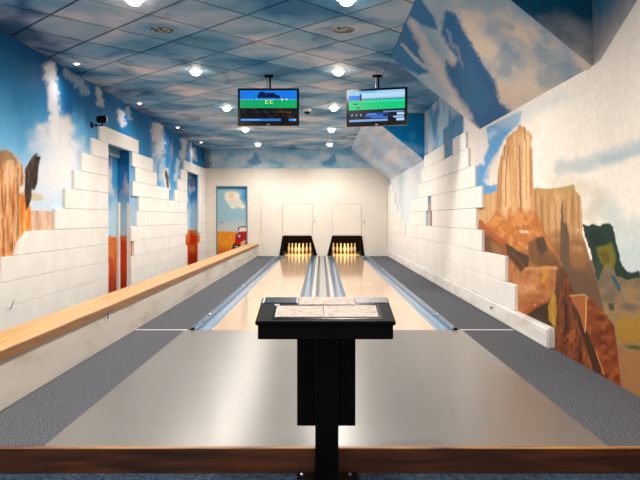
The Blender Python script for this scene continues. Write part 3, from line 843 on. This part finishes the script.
# ---- back wall
wb = empty('wall_back', (0, YB, 0)); tag(wb, 'white block wall with blue sky band above the pin openings', 'wall', kind='structure')
def bx(x, Y=YBF): return (x - VX) * Y / F
DBX0, DBX1, DBT = bx(216), bx(247.5), CH + .918
ZB = [0, CH-.94, CH-.673, CH-.407, CH-.148, CH+.123, CH+.388, CH+.648, CH+.918, CH+1.165, CH+1.428]
zt = ZB[10]
painted_grid('mural_band', lambda u, v: np.stack([XL + u*(XR-XL), np.full(u.shape, YB), zt-.03 + v*(CEIL+.01-zt+.03)], -1), 330, 50, paint_back, wb)
for i in range(10):
    z0, z1, g = ZB[i], ZB[i+1], .001
    def bb(x0, x1): MB().box(x0+g, x1-g, YBF, YB+.02, z0+(g if i else (-.3 if x0 < -2.5 else 0)), z1-g).build('block', M['back_block'], wb, bevel=.002)
    if i < 8:
        bb(XL, DBX0); bb(DBX1, -1.69)
    elif i == 8: bb(XL, -1.2); bb(-1.2, .4); bb(.4, XR)
    else: bb(XL, -2.0); bb(-2.0, -.4); bb(-.4, 1.1); bb(1.1, XR)
# masking panel round the two pin openings
T1 = [(-1.185, 0), (-1.09, .574), (-.285, .574), (-.115, 0)]          # trapezoid openings (x,z)
T2 = [(.185, 0), (.33, .574), (1.165, .574), (1.24, 0)]
yp0, yp1 = YBF-.03, YB
m = MB()
m.prism_y([(-1.69,0), T1[0], T1[1], (-1.69,.574)], yp0, yp1)
m.prism_y([T1[3], T2[0], T2[1], T1[2]], yp0, yp1)
m.prism_y([T2[3], (1.9,0), (1.9,.574), T2[2]], yp0, yp1)
m.prism_y([(-1.69,.574), (1.9,.574), (1.9,DBT), (-1.69,DBT)], yp0, yp1)
m.build('masking_panel', M['mask'], wb)
# painted door in the back wall
d3 = empty('door_3', ((DBX0+DBX1)/2, YB, 0)); tag(d3, 'door painted with a red open car in an orange field', 'door', kind='structure')
lf3 = painted_grid('door_leaf', lambda u, v: np.stack([DBX0 + u*(DBX1-DBX0), np.full(u.shape, YB-.012), -.3 + v*(DBT+.3)], -1), 130, 230, paint_back_door, d3)
MB().box(DBX0, DBX0+.03, YBF+.01, YB, -.3, DBT).box(DBX1-.03, DBX1, YBF+.01, YB, -.3, DBT).box(DBX0, DBX1, YBF-.004, YB, DBT-.035, DBT).build('door_frame', M['door_frame'], d3)
hx = bx(222)
MB().tube((hx-.03, YB-.012, 1.0), (hx-.03, YB-.06, 1.0), .012).tube((hx-.03, YB-.06, 1.0), (hx+.07, YB-.06, 1.0), .011).build('handle', M['metal'], lf3, smooth=True)

# ================================================================== low partition with wooden cap
pw = empty('partition_wall', (-1.95, 10, 0)); tag(pw, 'low white partition wall with a honey wood cap beside the lanes', 'partition')
MB().box(-2.05, -1.812, 1.2, YBF-.001, LOW, .292).build('body', M['partition'], pw, bevel=.004)
MB().box(-2.09, -1.800, 1.2, YBF-.001, .292, .35).build('wooden_cap', M['wood_cap'], pw, bevel=.003)
MB().box(-1.799, -1.785, 1.2, YBF-.001, .288, .349).build('shaded_front_strip', M['wood_front_shade'], pw, bevel=.003)  # added strip: shade of the cap's front face put into darker wood
so = empty('wall_socket', (-1.812, 5.5, .24)); tag(so, 'small white wall socket on the front of the low partition', 'socket')
MB().box(-1.812, -1.803, 5.44, 5.56, .22, .30).build('cover_plate', M['plastic_white'], so, bevel=.003)
MB().box(-1.804, -1.801, 5.475, 5.525, .237, .283).build('insert', M['grille_rim'], so)

# ================================================================== lanes
LC = .0285                                                        # centre line between the lanes
def lane(sgn, label):
    ix, ox, gx = .3185, 1.0935, 1.2935                            # inner edge, outer edge, gutter outside (from the centre line)
    X = lambda v: LC + sgn * v
    r = empty('bowling_lane', (X((ix+ox)/2), YF, -.1)); tag(r, label, 'bowling lane')
    a, b = sorted((X(ix), X(ox)))
    MB().box(a, b, YF+.001, 21.2, -.10, 0).build('lane_surface', M['lane'], r)
    a2, b2 = X(ix), X(ox)
    MB().box(min(b2, X(ox+.008)), max(b2, X(ox+.008)), YF+.001, 21.0, -.10, -.004).build('lane_edge', M['metal'], r)
    MB().box(min(a2, X(ix-.014)), max(a2, X(ix-.014)), YF+.001, 21.0, -.10, -.004).build('lane_edge', M['groove'], r)
    def channel(x0, x1):                                          # half round gutter from lane edge x0 to outer edge x1
        c, hw = (x0+x1)/2, (x1-x0)/2
        top = [(c - hw*math.cos(t), -.012 - .05*math.sin(t)) for t in [math.pi*k/10 for k in range(11)]]
        pr = top + [(x1, -.098), (x0, -.098)]
        return pr
    MB().prism_y(channel(X(ox+.008), X(gx-.05)), YF+.001, 21.0).build('gutter', M['gutter'], r, smooth=True)
    gr = MB().prism_y([(X(gx-.05), -.098), (X(gx-.05), .004), (X(gx-.04), .012), (X(gx-.005), .012), (X(gx), .004), (X(gx), -.098)], YF+.001, YBF-.035).build('gutter_rail', M['gutter_dark'], r)
    MB().prism_y([(X(gx-.018), .0121), (X(gx-.004), .0121), (X(gx-.004), .018), (X(gx-.018), .018)], YF+.001, YBF-.035).build('rail_trim', M['rail_trim'], gr)
    for k in range(4):
        yy = YF + .9 + k * 3.1
        MB().lathe([(.016, 0), (.016, .01), (.008, .014)], 10, (X(gx-.028), yy, .018)).build('rail_screw', M['rail'], gr)
    MB().box(*sorted((X(gx-.03), X(gx+.004))), YF-.004, YF+.03, -.01, .022).build('rail_end_cap', M['black'], gr, bevel=.003)
    MB().prism_y(channel(X(ix-.014), X(.165)), YF+.001, 21.0).build('gutter', M['gutter'], r, smooth=True)
    return r
lane(-1, 'pale bowling lane beside the low wood capped partition')
lane(1, 'pale bowling lane beside the stepped white block wall')
br = empty('ball_return_cover', (LC, YF, -.1)); tag(br, 'grey and white ball return cover running between the two lanes', 'ball return')
for sg in (-1, 1):
    X = lambda v: LC + sg * v
    MB().prism_y([(X(.163), -.098), (X(.163), .0), (X(.150), .018), (X(.115), .022), (X(.098), .010), (X(.095), -.03), (X(.095), -.098)], YF+.001, YBF-.035).build('side_rail', M['rail'], br)
MB().box(LC-.095, LC+.095, YF+.001, YBF-.035, -.098, -.03).build('groove_base', M['groove'], br)
MB().prism_y([(LC-.062, -.03), (LC-.062, .004), (LC-.05, .012), (LC+.05, .012), (LC+.062, .004), (LC+.062, -.03)], YF+.001, YBF-.035).build('cover_plate', M['ret_grey'], br)

# ---- pin pits
def pit(T, nm, cx):
    r = empty('pin_pit', (cx, YBF, 0)); tag(r, nm, 'pin pit')
    y0, y1 = YBF-.034, 21.4
    fr = T; bk = [(T[0][0], 0), (T[0][0]+.02, .72), (T[3][0]-.02, .72), (T[3][0], 0)]
    m = MB()
    for i in range(3):
        a, b = fr[i], fr[i+1]; c, d = bk[i], bk[i+1]
        m.face([(a[0],y0,a[1]), (b[0],y0,b[1]), (d[0],y1,d[1]), (c[0],y1,c[1])])
    m.build('pit_lining', M['pit'], r)
    def inset(p, k): return (p[0] + (cx-p[0])*k, p[1])
    for e, q, sg in ((T[0], T[1], 1), (T[3], T[2], -1)):             # black kickback cheeks at the mouth
        MB().prism_y([(e[0]-sg*.012, .012), (q[0]-sg*.012, .574), (q[0]+sg*.02, .574), (e[0]+sg*.10, .03), (e[0]+sg*.10, .012)], y0-.015, y0+.25).build('kickback', M['black_matt'], r)
    MB().box(T[1][0]-.01, T[2][0]+.01, y0-.015, y0+.03, .545, .582).build('top_rail', M['black_matt'], r)
    MB().face([(bk[0][0], y1-.3, 0), (bk[3][0], y1-.3, 0), (bk[3][0], y1-.3, .72), (bk[0][0], y1-.3, .72)]).build('curtain', M['curtain'], r)
    MB().box(cx-.33, cx+.33, YBF+.30, YBF+.34, .575, .60).build('pin_lamp', M['pin_lamp'], r)
    L = bpy.data.lights.new('pin_lamp_light', 'AREA'); L.shape = 'RECTANGLE'; L.size = .6; L.size_y = .06
    L.energy = 34.0; L.color = (1.0, .66, .30)
    lo = bpy.data.objects.new('pin_lamp_light', L); COL.objects.link(lo); lo.parent = r
    lo.location = (0, .36, .565); lo.rotation_euler = (math.radians(48), 0, 0)
    return r
pc1, pc2 = LC-.706, LC+.706
pit(T1, 'black pin pit opening at the end of the partition side lane', pc1)
pit(T2, 'black pin pit opening at the end of the block wall side lane', pc2)

# ---- pins
PIN = [(.020,0),(.024,.004),(.030,.03),(.042,.075),(.048,.105),(.044,.14),(.032,.175),(.021,.205),(.0185,.222),(.022,.25),(.0245,.268),(.021,.287),(.011,.298),(.002,.301)]
first = None
for cx, side in ((pc1, 'partition side lane'), (pc2, 'block wall side lane')):
    for row in range(4):
        for k in range(row + 1):
            x = cx + (k - row/2) * .226; y = 20.05 + row * .196
            if first is None:
                o = MB().lathe(PIN, 16).build('bowling_pin', M['pin'], smooth=True); first = o
            else:
                o = first.copy(); COL.objects.link(o)
            o.location = (x, y, .0005)
            pos = ['head pin at the front of', 'pin in the second row of', 'pin in the third row of', 'pin in the back row of'][row]
            tag(o, 'white bowling %s the triangle, %s' % (pos, side), 'bowling pin', 'bowling pins, ' + side)

# ---- hatches above the openings
for x0, x1, hx, side, lab in ((283, 312, 314.6, 1, 'white access hatch above the pin opening nearer the low partition'), (332.5, 361, 364.3, 1, 'white access hatch above the pin opening nearer the block wall')):
    a, b = bx(x0, yp0), bx(x1, yp0); zt_, zb_ = CH + (VY-204.3)*yp0/F, .60
    h = empty('access_hatch', ((a+b)/2, yp0, zb_)); tag(h, lab, 'hatch')
    hl = MB().box(a, b, yp0-.012, yp0+.001, zb_, zt_).build('hatch_leaf', M['hatch'], h, bevel=.003)
    MB().box(a-.012, a-.002, yp0-.008, yp0+.001, zb_, zt_+.012).box(b+.002, b+.012, yp0-.008, yp0+.001, zb_, zt_+.012).box(a-.012, b+.012, yp0-.008, yp0+.001, zt_+.003, zt_+.014).build('hatch_frame', M['hatch_frame'], h)
    q = bx(hx, yp0)
    lt = MB().box(q-.012, q+.012, yp0-.02, yp0+.001, 1.0-.05, 1.0+.05).build('latch', M['metal'], h, bevel=.003)
    MB().tube((q, yp0-.02, 1.0), (q, yp0-.026, 1.0), .009).build('keyhole', M['black'], lt)

# ================================================================== console
cd = empty('score_console', (LC-.01, 2.93, LOW)); tag(cd, 'black bowling score console on a post at the edge of the step', 'console')
def cx_(x, d): return (x - VX) * d / F
# sloping desk top
df, db = 2.73, 3.08
zf, zb = CH - 103.5*df/F, CH - 79.4*db/F
def desk_pt(x, t, up=0.):                 # t 0 front .. 1 back
    return (x, df + t*(db-df), zf + t*(zb-zf) + up)
dx0, dx1 = cx_(255, df), cx_(396, df)
def slab(x0, x1, t0, t1, u0, u1):
    m = MB()
    q = [desk_pt(x0,t0,u0), desk_pt(x1,t0,u0), desk_pt(x1,t1,u0), desk_pt(x0,t1,u0), desk_pt(x0,t0,u1), desk_pt(x1,t0,u1), desk_pt(x1,t1,u1), desk_pt(x0,t1,u1)]
    m.v = q; m.f = [(0,3,2,1),(4,5,6,7),(0,1,5,4),(1,2,6,5),(2,3,7,6),(3,0,4,7)]; m.m = [0]*6
    return m
dt = slab(dx0, dx1, 0, 1, -.018, 0).build('desk_top', M['black_top'], cd, bevel=.004, seg=2)
ax0, ax1 = cx_(258, df+.03), cx_(393, df+.03)
za = CH - 121*(df+.03)/F
m = MB(); n8 = [(ax0,df+.02,za),(ax1,df+.02,za),(ax1,db-.03,za),(ax0,db-.03,za)]
m.v = n8 + [(ax0,df+.02,desk_pt(0,.02/.35)[2]-.018),(ax1,df+.02,desk_pt(0,.02/.35)[2]-.018),(ax1,db-.03,desk_pt(0,.32/.35)[2]-.018),(ax0,db-.03,desk_pt(0,.32/.35)[2]-.018)]
m.f = [(0,3,2,1),(4,5,6,7),(0,1,5,4),(1,2,6,5),(2,3,7,6),(3,0,4,7)]; m.m = [0]*6
m.build('apron', M['black'], cd, bevel=.003)
pd = 3.05
MB().box(cx_(297, pd), cx_(355.5, pd), pd-.0, pd+.09, CH-208*pd/F, za).build('pedestal_cabinet', M['black'], cd, bevel=.003)
cdp = 2.95
MB().box(cx_(315.2, cdp), cx_(338.5, cdp), cdp, pd, LOW+.012, za).build('post', M['black'], cd, bevel=.003)
bp = MB().box(cx_(297, 3.0), cx_(359, 3.0), 2.74, YA-.037, LOW, LOW+.012).build('base_plate', M['black'], cd, bevel=.003)
for bxp in (302, 350):
    MB().lathe([(.009,0),(.009,.006),(.005,.009)], 8, (cx_(bxp, 3.03), 3.03, LOW+.012)).build('bolt', M['metal'], bp)
MB().lathe([(.004,0),(.003,.003)], 8, (0,0,0)).build('lock', M['metal'], cd, local=True).location = (cx_(338,3.0)-cd.location.x+.028, pd-.002-cd.location.y, CH-.585-LOW)
# inlays on the desk
slab(cx_(265,db)+.004, cx_(297,db), .74, .985, 0, .0025).build('display_inlay', M['steel_dark'], dt)
slab(cx_(354.5,db), cx_(387,db)-.004, .74, .985, 0, .0025).build('steel_inlay', M['steel'], dt)
slab(cx_(297.3,db), cx_(298.3,db), .74, .985, 0, .003).build('inlay_edge', M['strip'], dt)
slab(cx_(264,db)+.002, cx_(265,db)+.003, .74, .985, 0, .003).build('inlay_edge', M['strip'], dt)
slab(cx_(273,2.85), cx_(381,2.85), .08, .66, 0, .0015).build('keypad_recess', M['black_gloss'], dt)
slab(cx_(355,2.98), cx_(374,2.98), .66, .73, 0, .002).build('slot', M['black_gloss'], dt)
m = MB()
for a, b in (((0,0),(0,.012)), ((0,0),(.02,0)), ((0,.012),(.02,.012))):
    x0 = cx_(275.3, 2.96)
    P0, P1 = desk_pt(x0+a[0], .62+a[1]/.35, .003), desk_pt(x0+b[0], .62+b[1]/.35, .003)
    m.tube(P0, P1, .0018, 6)
m.build('clip', M['strip'], dt)
# sheets on the desk
for x0, x1, dd, t0, t1, lab in ((299, 354, 3.05, .64, .98, 'white printed sheet lying at the back of the console desk, behind two others'),
                                 (276, 323, 2.86, .14, .585, 'white printed sheet on the console desk beside the small clip'),
                                 (324, 377, 2.86, .14, .60, 'white printed sheet on the console desk below the bright steel inlay')):
    o = slab(cx_(x0, dd), cx_(x1, dd), t0, t1, .0026, .0045).build('score_sheet', M['paper'])
    tag(o, lab, 'sheet', 'printed sheets on the console')

# ================================================================== televisions
EM = {}
def em(c, s=1.0):
    k = (c, s)
    if k not in EM:
        EM[k] = mat('screen_%d_%d_%d' % c, (8,8,8), .6, 0, .05, 0, c, s)
    return EM[k]
def tv(cx, d, rz, rects, label, base_layers):
    r = empty('television', (cx, d, CH + 1.52), rz); tag(r, label, 'television', 'televisions hanging over the lanes')
    W, H = .842, .515
    hs = MB().box(-W/2, W/2, -.02, .03, -H/2, H/2).build('housing', M['black_gloss'], r, bevel=.006, seg=2, local=True)
    MB().box(-W/2+.12, W/2-.12, .03, .06, -H/2+.08, H/2-.08).build('rear_cover', M['black_matt'], r, bevel=.01, local=True)
    sw, sh, sz = W-.064, H-.085, .012
    mats = []; m = MB()
    def rect(u0, u1, v0, v1, c, s=1., lev=0):
        mt = em(c, s)
        if mt not in mats: mats.append(mt)
        y = -.0212 - lev*.0002
        m.face([(-sw/2+u0*sw, y, -sh/2+sz+v0*sh), (-sw/2+u1*sw, y, -sh/2+sz+v0*sh), (-sw/2+u1*sw, y, -sh/2+sz+v1*sh), (-sw/2+u0*sw, y, -sh/2+sz+v1*sh)], mats.index(mt))
    rects(rect)
    m.build('screen_picture', mats, hs, local=True)
    MB().box(-.02, .02, -.0208, -.0200, -H/2+.012, -H/2+.024).build('badge', M['metal'], hs, local=True)
    top = CEIL - (CH + 1.52)
    MB().tube((-.018, .045, H/2-.12), (-.018, .045, top-.02), .012).build('hanger_rod', M['metal'], r, smooth=True, local=True)
    MB().tube((.018, .045, H/2-.12), (.018, .045, top-.02), .012).build('hanger_rod', M['black_matt'], r, smooth=True, local=True)
    MB().box(-.06, .06, .0, .09, top-.025, top).build('ceiling_plate', M['black_matt'], r, bevel=.004, local=True)
    MB().box(-.1, .1, .06, .075, -.1, .14).build('wall_bracket', M['black_matt'], r, local=True)
    return r
def pic_left(R):
    R(0,1,.0,1,(6,8,12),1)
    R(0,1,.72,1,(22,116,222),1.,1); R(0,1,.44,.72,(12,166,98),1.,1); R(.0,1,.70,.725,(70,150,220),1.,2)
    for a,b,c,d in ((.31,.66,.76,.86),(.33,.45,.86,.94),(.37,.41,.94,.97),(.46,.62,.86,.92),(.64,.70,.74,.84),(.70,.78,.735,.76)): R(a,b,c,d,(14,26,62),1.,2)
    for k in range(12): R(.06+k*.075,.075+k*.075,.705,.72,(220,230,240),1.,3)
    R(.72,.76,.69,.74,(240,240,240),1.,3); R(.8,.84,.7,.73,(240,240,240),1.,3)
    for k in range(11):
        R(.05+k*.062,.072+k*.062,.61,.635,(6,110,70),1.,2); R(.05+k*.062,.068+k*.062,.5,.53,(8,84,60),1.,2)
    for a in (.445,.525):                                            # the two C shaped score marks
        R(a,a+.012,.585,.675,(206,226,90),1.2,3); R(a,a+.05,.66,.68,(206,226,90),1.2,3); R(a,a+.05,.58,.6,(206,226,90),1.2,3)
    rn = random.Random(3)
    for k in range(46):
        u, v = rn.random()*.94, .14 + rn.random()*.26
        c = rn.choice([(40,36,52),(60,44,40),(26,34,60),(84,44,26),(30,26,30),(48,50,62)])
        R(u, u+.03+rn.random()*.05, v, v+.02+rn.random()*.02, c, 1., 2)
    for k in range(5): R(.62+k*.06,.66+k*.06,.3-k*.004,.33,(120,58,26),1.,3)
    R(0.01,.72,.025,.10,(46,116,206),1.,3); R(.86,.99,.025,.10,(60,130,220),1.,3)
    R(.02,.36,.045,.08,(110,170,230),1.,4); R(.93,.98,.045,.08,(150,190,235),1.,4)
def pic_right(R):
    R(0,1,.0,1,(8,12,30),1)
    R(0,1,.74,1,(150,196,230),1.,1); R(0,.2,.7,.86,(24,120,220),1.,2); R(.22,1,.8,.93,(176,212,236),1.,2); R(.2,.5,.93,1.,(110,176,228),1.,2)
    R(0,1,.40,.71,(16,196,120),1.,3); R(.25,1,.62,.72,(40,210,150),1.,4); R(.2,.235,.7,.9,(30,44,96),1.,5)
    for k in range(12): R(.24+k*.062,.275+k*.062,.7,.725,(90,120,190),1.,5)
    R(.19,.225,.68,.71,(220,80,90),1.,6); R(.25,.28,.68,.71,(220,90,100),1.,6)
    for k in range(11):
        R(.1+k*.075,.115+k*.075,.58,.605,(8,150,96),1.,5); R(.08+k*.075,.095+k*.075,.47,.5,(8,150,96),1.,5)
    R(.08,.16,.57,.61,(10,60,50),1.,6); R(.14,.2,.45,.49,(10,60,50),1.,6)
    for k in range(3): R(.05+k*.08,.07+k*.08,.2,.27,(150,170,210),1.,3)
    for a,b,c,d,q in ((.3,.62,.16,.24,(40,96,180)),(.33,.5,.22,.28,(70,130,210)),(.4,.7,.12,.17,(50,110,200)),(.5,.72,.24,.3,(24,60,130)),(.62,.98,.3,.34,(120,130,190)),(.86,.99,.2,.28,(170,205,240)),(.8,.98,.12,.17,(160,200,240)),(.72,.8,.16,.2,(16,36,90))):
        R(a,b,c,d,q,1.,3)
    R(.01,.7,.02,.09,(120,160,214),1.,3); R(.85,.99,.02,.1,(170,205,240),1.,3)
tv(-.72, 8.92, 0, pic_left, 'flat television hanging square to the lanes over the partition side lane', None)
tv(.765, 8.92, math.radians(-15), pic_right, 'flat television turned slightly inward over the block wall side lane', None)

# ================================================================== lamps, speakers, sensors on the ceiling
def downlight(x, y, big, lab, grp):
    r = empty('ceiling_downlight' if big else 'small_downlight', (x, y, CEIL)); tag(r, lab, 'ceiling light', grp)
    R = .07 if big else .028
    MB().lathe([(R, -.002), (R, -.010), (R+.022, -.012), (R+.028, -.006), (R+.028, .0)], 24, (x, y, CEIL)).build('trim_ring', M['lamp_rim'], r, smooth=True)
    MB().lathe([(R-.002, -.0105), (R*.95, -R*.42), (R*.75, -R*.7), (R*.4, -R*.88), (R*.1, -R*.92)], 20, (x, y, CEIL)).build('lamp_lens', M['bulb'] if big else M['bulb_small'], r, smooth=True)
    L = bpy.data.lights.new('downlight_beam', 'SPOT'); L.energy = (LAMP_W if big else SMALL_W) * 4
    L.spot_size = math.radians(172); L.spot_blend = .75; L.shadow_soft_size = .13; L.color = LAMP_COL
    lo = bpy.data.objects.new('downlight_beam', L); COL.objects.link(lo); lo.parent = r; lo.location = (0, 0, -.13)
    return r
rows = [TY + TD/2*(3 + 6*k) for k in range(-4, 4)]
for y in rows:
    for x, side in ((-1.67, 'in the row on the mural door side'), (TX, 'in the row along the centre of the hall')):
        k = rows.index(y); sd = 'door side row' if x < -1 else 'centre row'
        where = ['behind the console, farthest from the lanes', 'behind the console, second from the rear wall', 'above the console', 'in front of the round speaker', 'level with the television hangers',
                 'just past the televisions', 'second from the back wall', 'closest to the back wall'][k]
        downlight(x, y, True, 'bright round downlight %s, %s' % (where, sd), 'downlights ' + side)
for y, where in ((-.4, 'close to the rear wall'), (2.5, 'level with the console'), (5.4, 'before the painted rock pillar'), (8.25, 'above the tall white cloud'), (11.1, 'just past the first doorway lintel'),
                 (14.05, 'between the two doorways'), (16.8, 'above the doorway in the back corner')):
    downlight(-3.1, y, False, 'small dim downlight beside the sky mural, ' + where, 'small downlights along the wall')
for x, lab in ((-1.655, 'round ceiling speaker grille in the row of lamps on the door side'), (TX, 'round ceiling speaker grille in the row of lamps along the centre')):
    y = TY - TD/2
    r = empty('ceiling_speaker', (x, y, CEIL)); tag(r, lab, 'speaker')
    MB().lathe([(.118, -.001), (.122, -.010), (.155, -.010), (.165, -.003), (.165, 0)], 32, (x, y, CEIL)).build('rim', M['cloud'], r, smooth=True)
    MB().lathe([(.12, -.002), (.116, -.014), (.06, -.02), (.002, -.022)], 32, (x, y, CEIL)).build('grille', M['grille'], r, smooth=True)
cy = 11.73
r = empty('dome_camera', (-.25, cy, CEIL)); tag(r, 'white ceiling dome camera with a dark lens between the televisions', 'camera')
MB().lathe([(.075, 0), (.075, -.03), (.06, -.05)], 20, (-.25, cy, CEIL)).build('housing', M['plastic_white'], r, smooth=True)
MB().lathe([(.055, -.05), (.05, -.075), (.03, -.092), (.002, -.098)], 20, (-.25, cy, CEIL)).build('dome', M['black_gloss'], r, smooth=True)
r = empty('smoke_detector', (-.75, 17.4, CEIL)); tag(r, 'small grey smoke detector on the ceiling near the back wall', 'detector')
MB().lathe([(.07, 0), (.07, -.03), (.045, -.05)], 18, (-.75, 17.4, CEIL)).build('housing', M['grille_rim'], r, smooth=True)
MB().lathe([(.03, -.05), (.025, -.062), (.004, -.064)], 14, (-.75, 17.4, CEIL)).build('sensor', M['black_matt'], r, smooth=True)

# black spotlight on a bracket
sy, szz = 9.47, CH + 1.36
r = empty('wall_spotlight', (XL, sy, szz)); tag(r, 'small black spotlight on a wall bracket above the stepped blocks', 'spotlight')
MB().box(XL, XL+.018, sy-.03, sy+.03, szz-.045, szz+.035).build('wall_plate', M['black_matt'], r, bevel=.004)
MB().tube((XL+.015, sy, szz-.01), (XL+.17, sy, szz-.01), .011).tube((XL+.165, sy, szz-.015), (XL+.165, sy, szz+.04), .011).build('arm', M['black_matt'], r, smooth=True)
MB().tube((XL+.115, sy-.04, szz+.07), (XL+.185, sy+.04, szz+.085), .048, 16, r2=.055).build('lamp_head', M['black_matt'], r, smooth=True)
MB().tube((XL+.186, sy+.041, szz+.085), (XL+.198, sy+.055, szz+.088), .05, 16, r2=.046).build('lens', M['plastic_white'], r, smooth=True)
# small white sensor in the back corner
sx = bx(211.5, YB)
r = empty('wall_sensor', (sx, YB, CH+1.52)); tag(r, 'small white motion sensor on the blue band in the back corner', 'sensor')
MB().box(sx-.05, sx+.05, YB-.06, YB, CH+1.5, CH+1.73).build('housing', M['plastic_white'], r, bevel=.012, seg=2)
MB().box(sx-.03, sx+.03, YB-.066, YB-.059, CH+1.53, CH+1.60).build('lens', M['grille_rim'], r)
# little cable stub on the plinth
q = dr(492, XRF-.028)
r = empty('cable_outlet', (XRF-.028, q, .10)); tag(r, 'tiny metal cable outlet on the lowest white block course', 'outlet')
MB().box(XRF-.036, XRF-.027, q-.02, q+.02, .09, .125).build('plate', M['metal'], r, bevel=.002)
MB().tube((XRF-.036, q, .108), (XRF-.05, q, .108), .006).build('plug', M['black_matt'], r)

# loose cable stub on the white blocks beside the partition
yc = dl(8.5); zc = CH - 90*yc/F
r = empty('cable_stub', (XLF, yc, zc)); tag(r, 'small bent dark cable stub on the white blocks below the rock pillar', 'cable')
MB().box(XLF, XLF+.01, yc-.03, yc+.03, zc-.02, zc+.02).build('cover_plate', M['plastic_white'], r, bevel=.003)
MB().tube((XLF+.01, yc, zc), (XLF+.03, yc, zc), .006).tube((XLF+.03, yc, zc), (XLF+.035, yc+.04, zc+.07), .006).build('wire', M['grille_rim'], r)
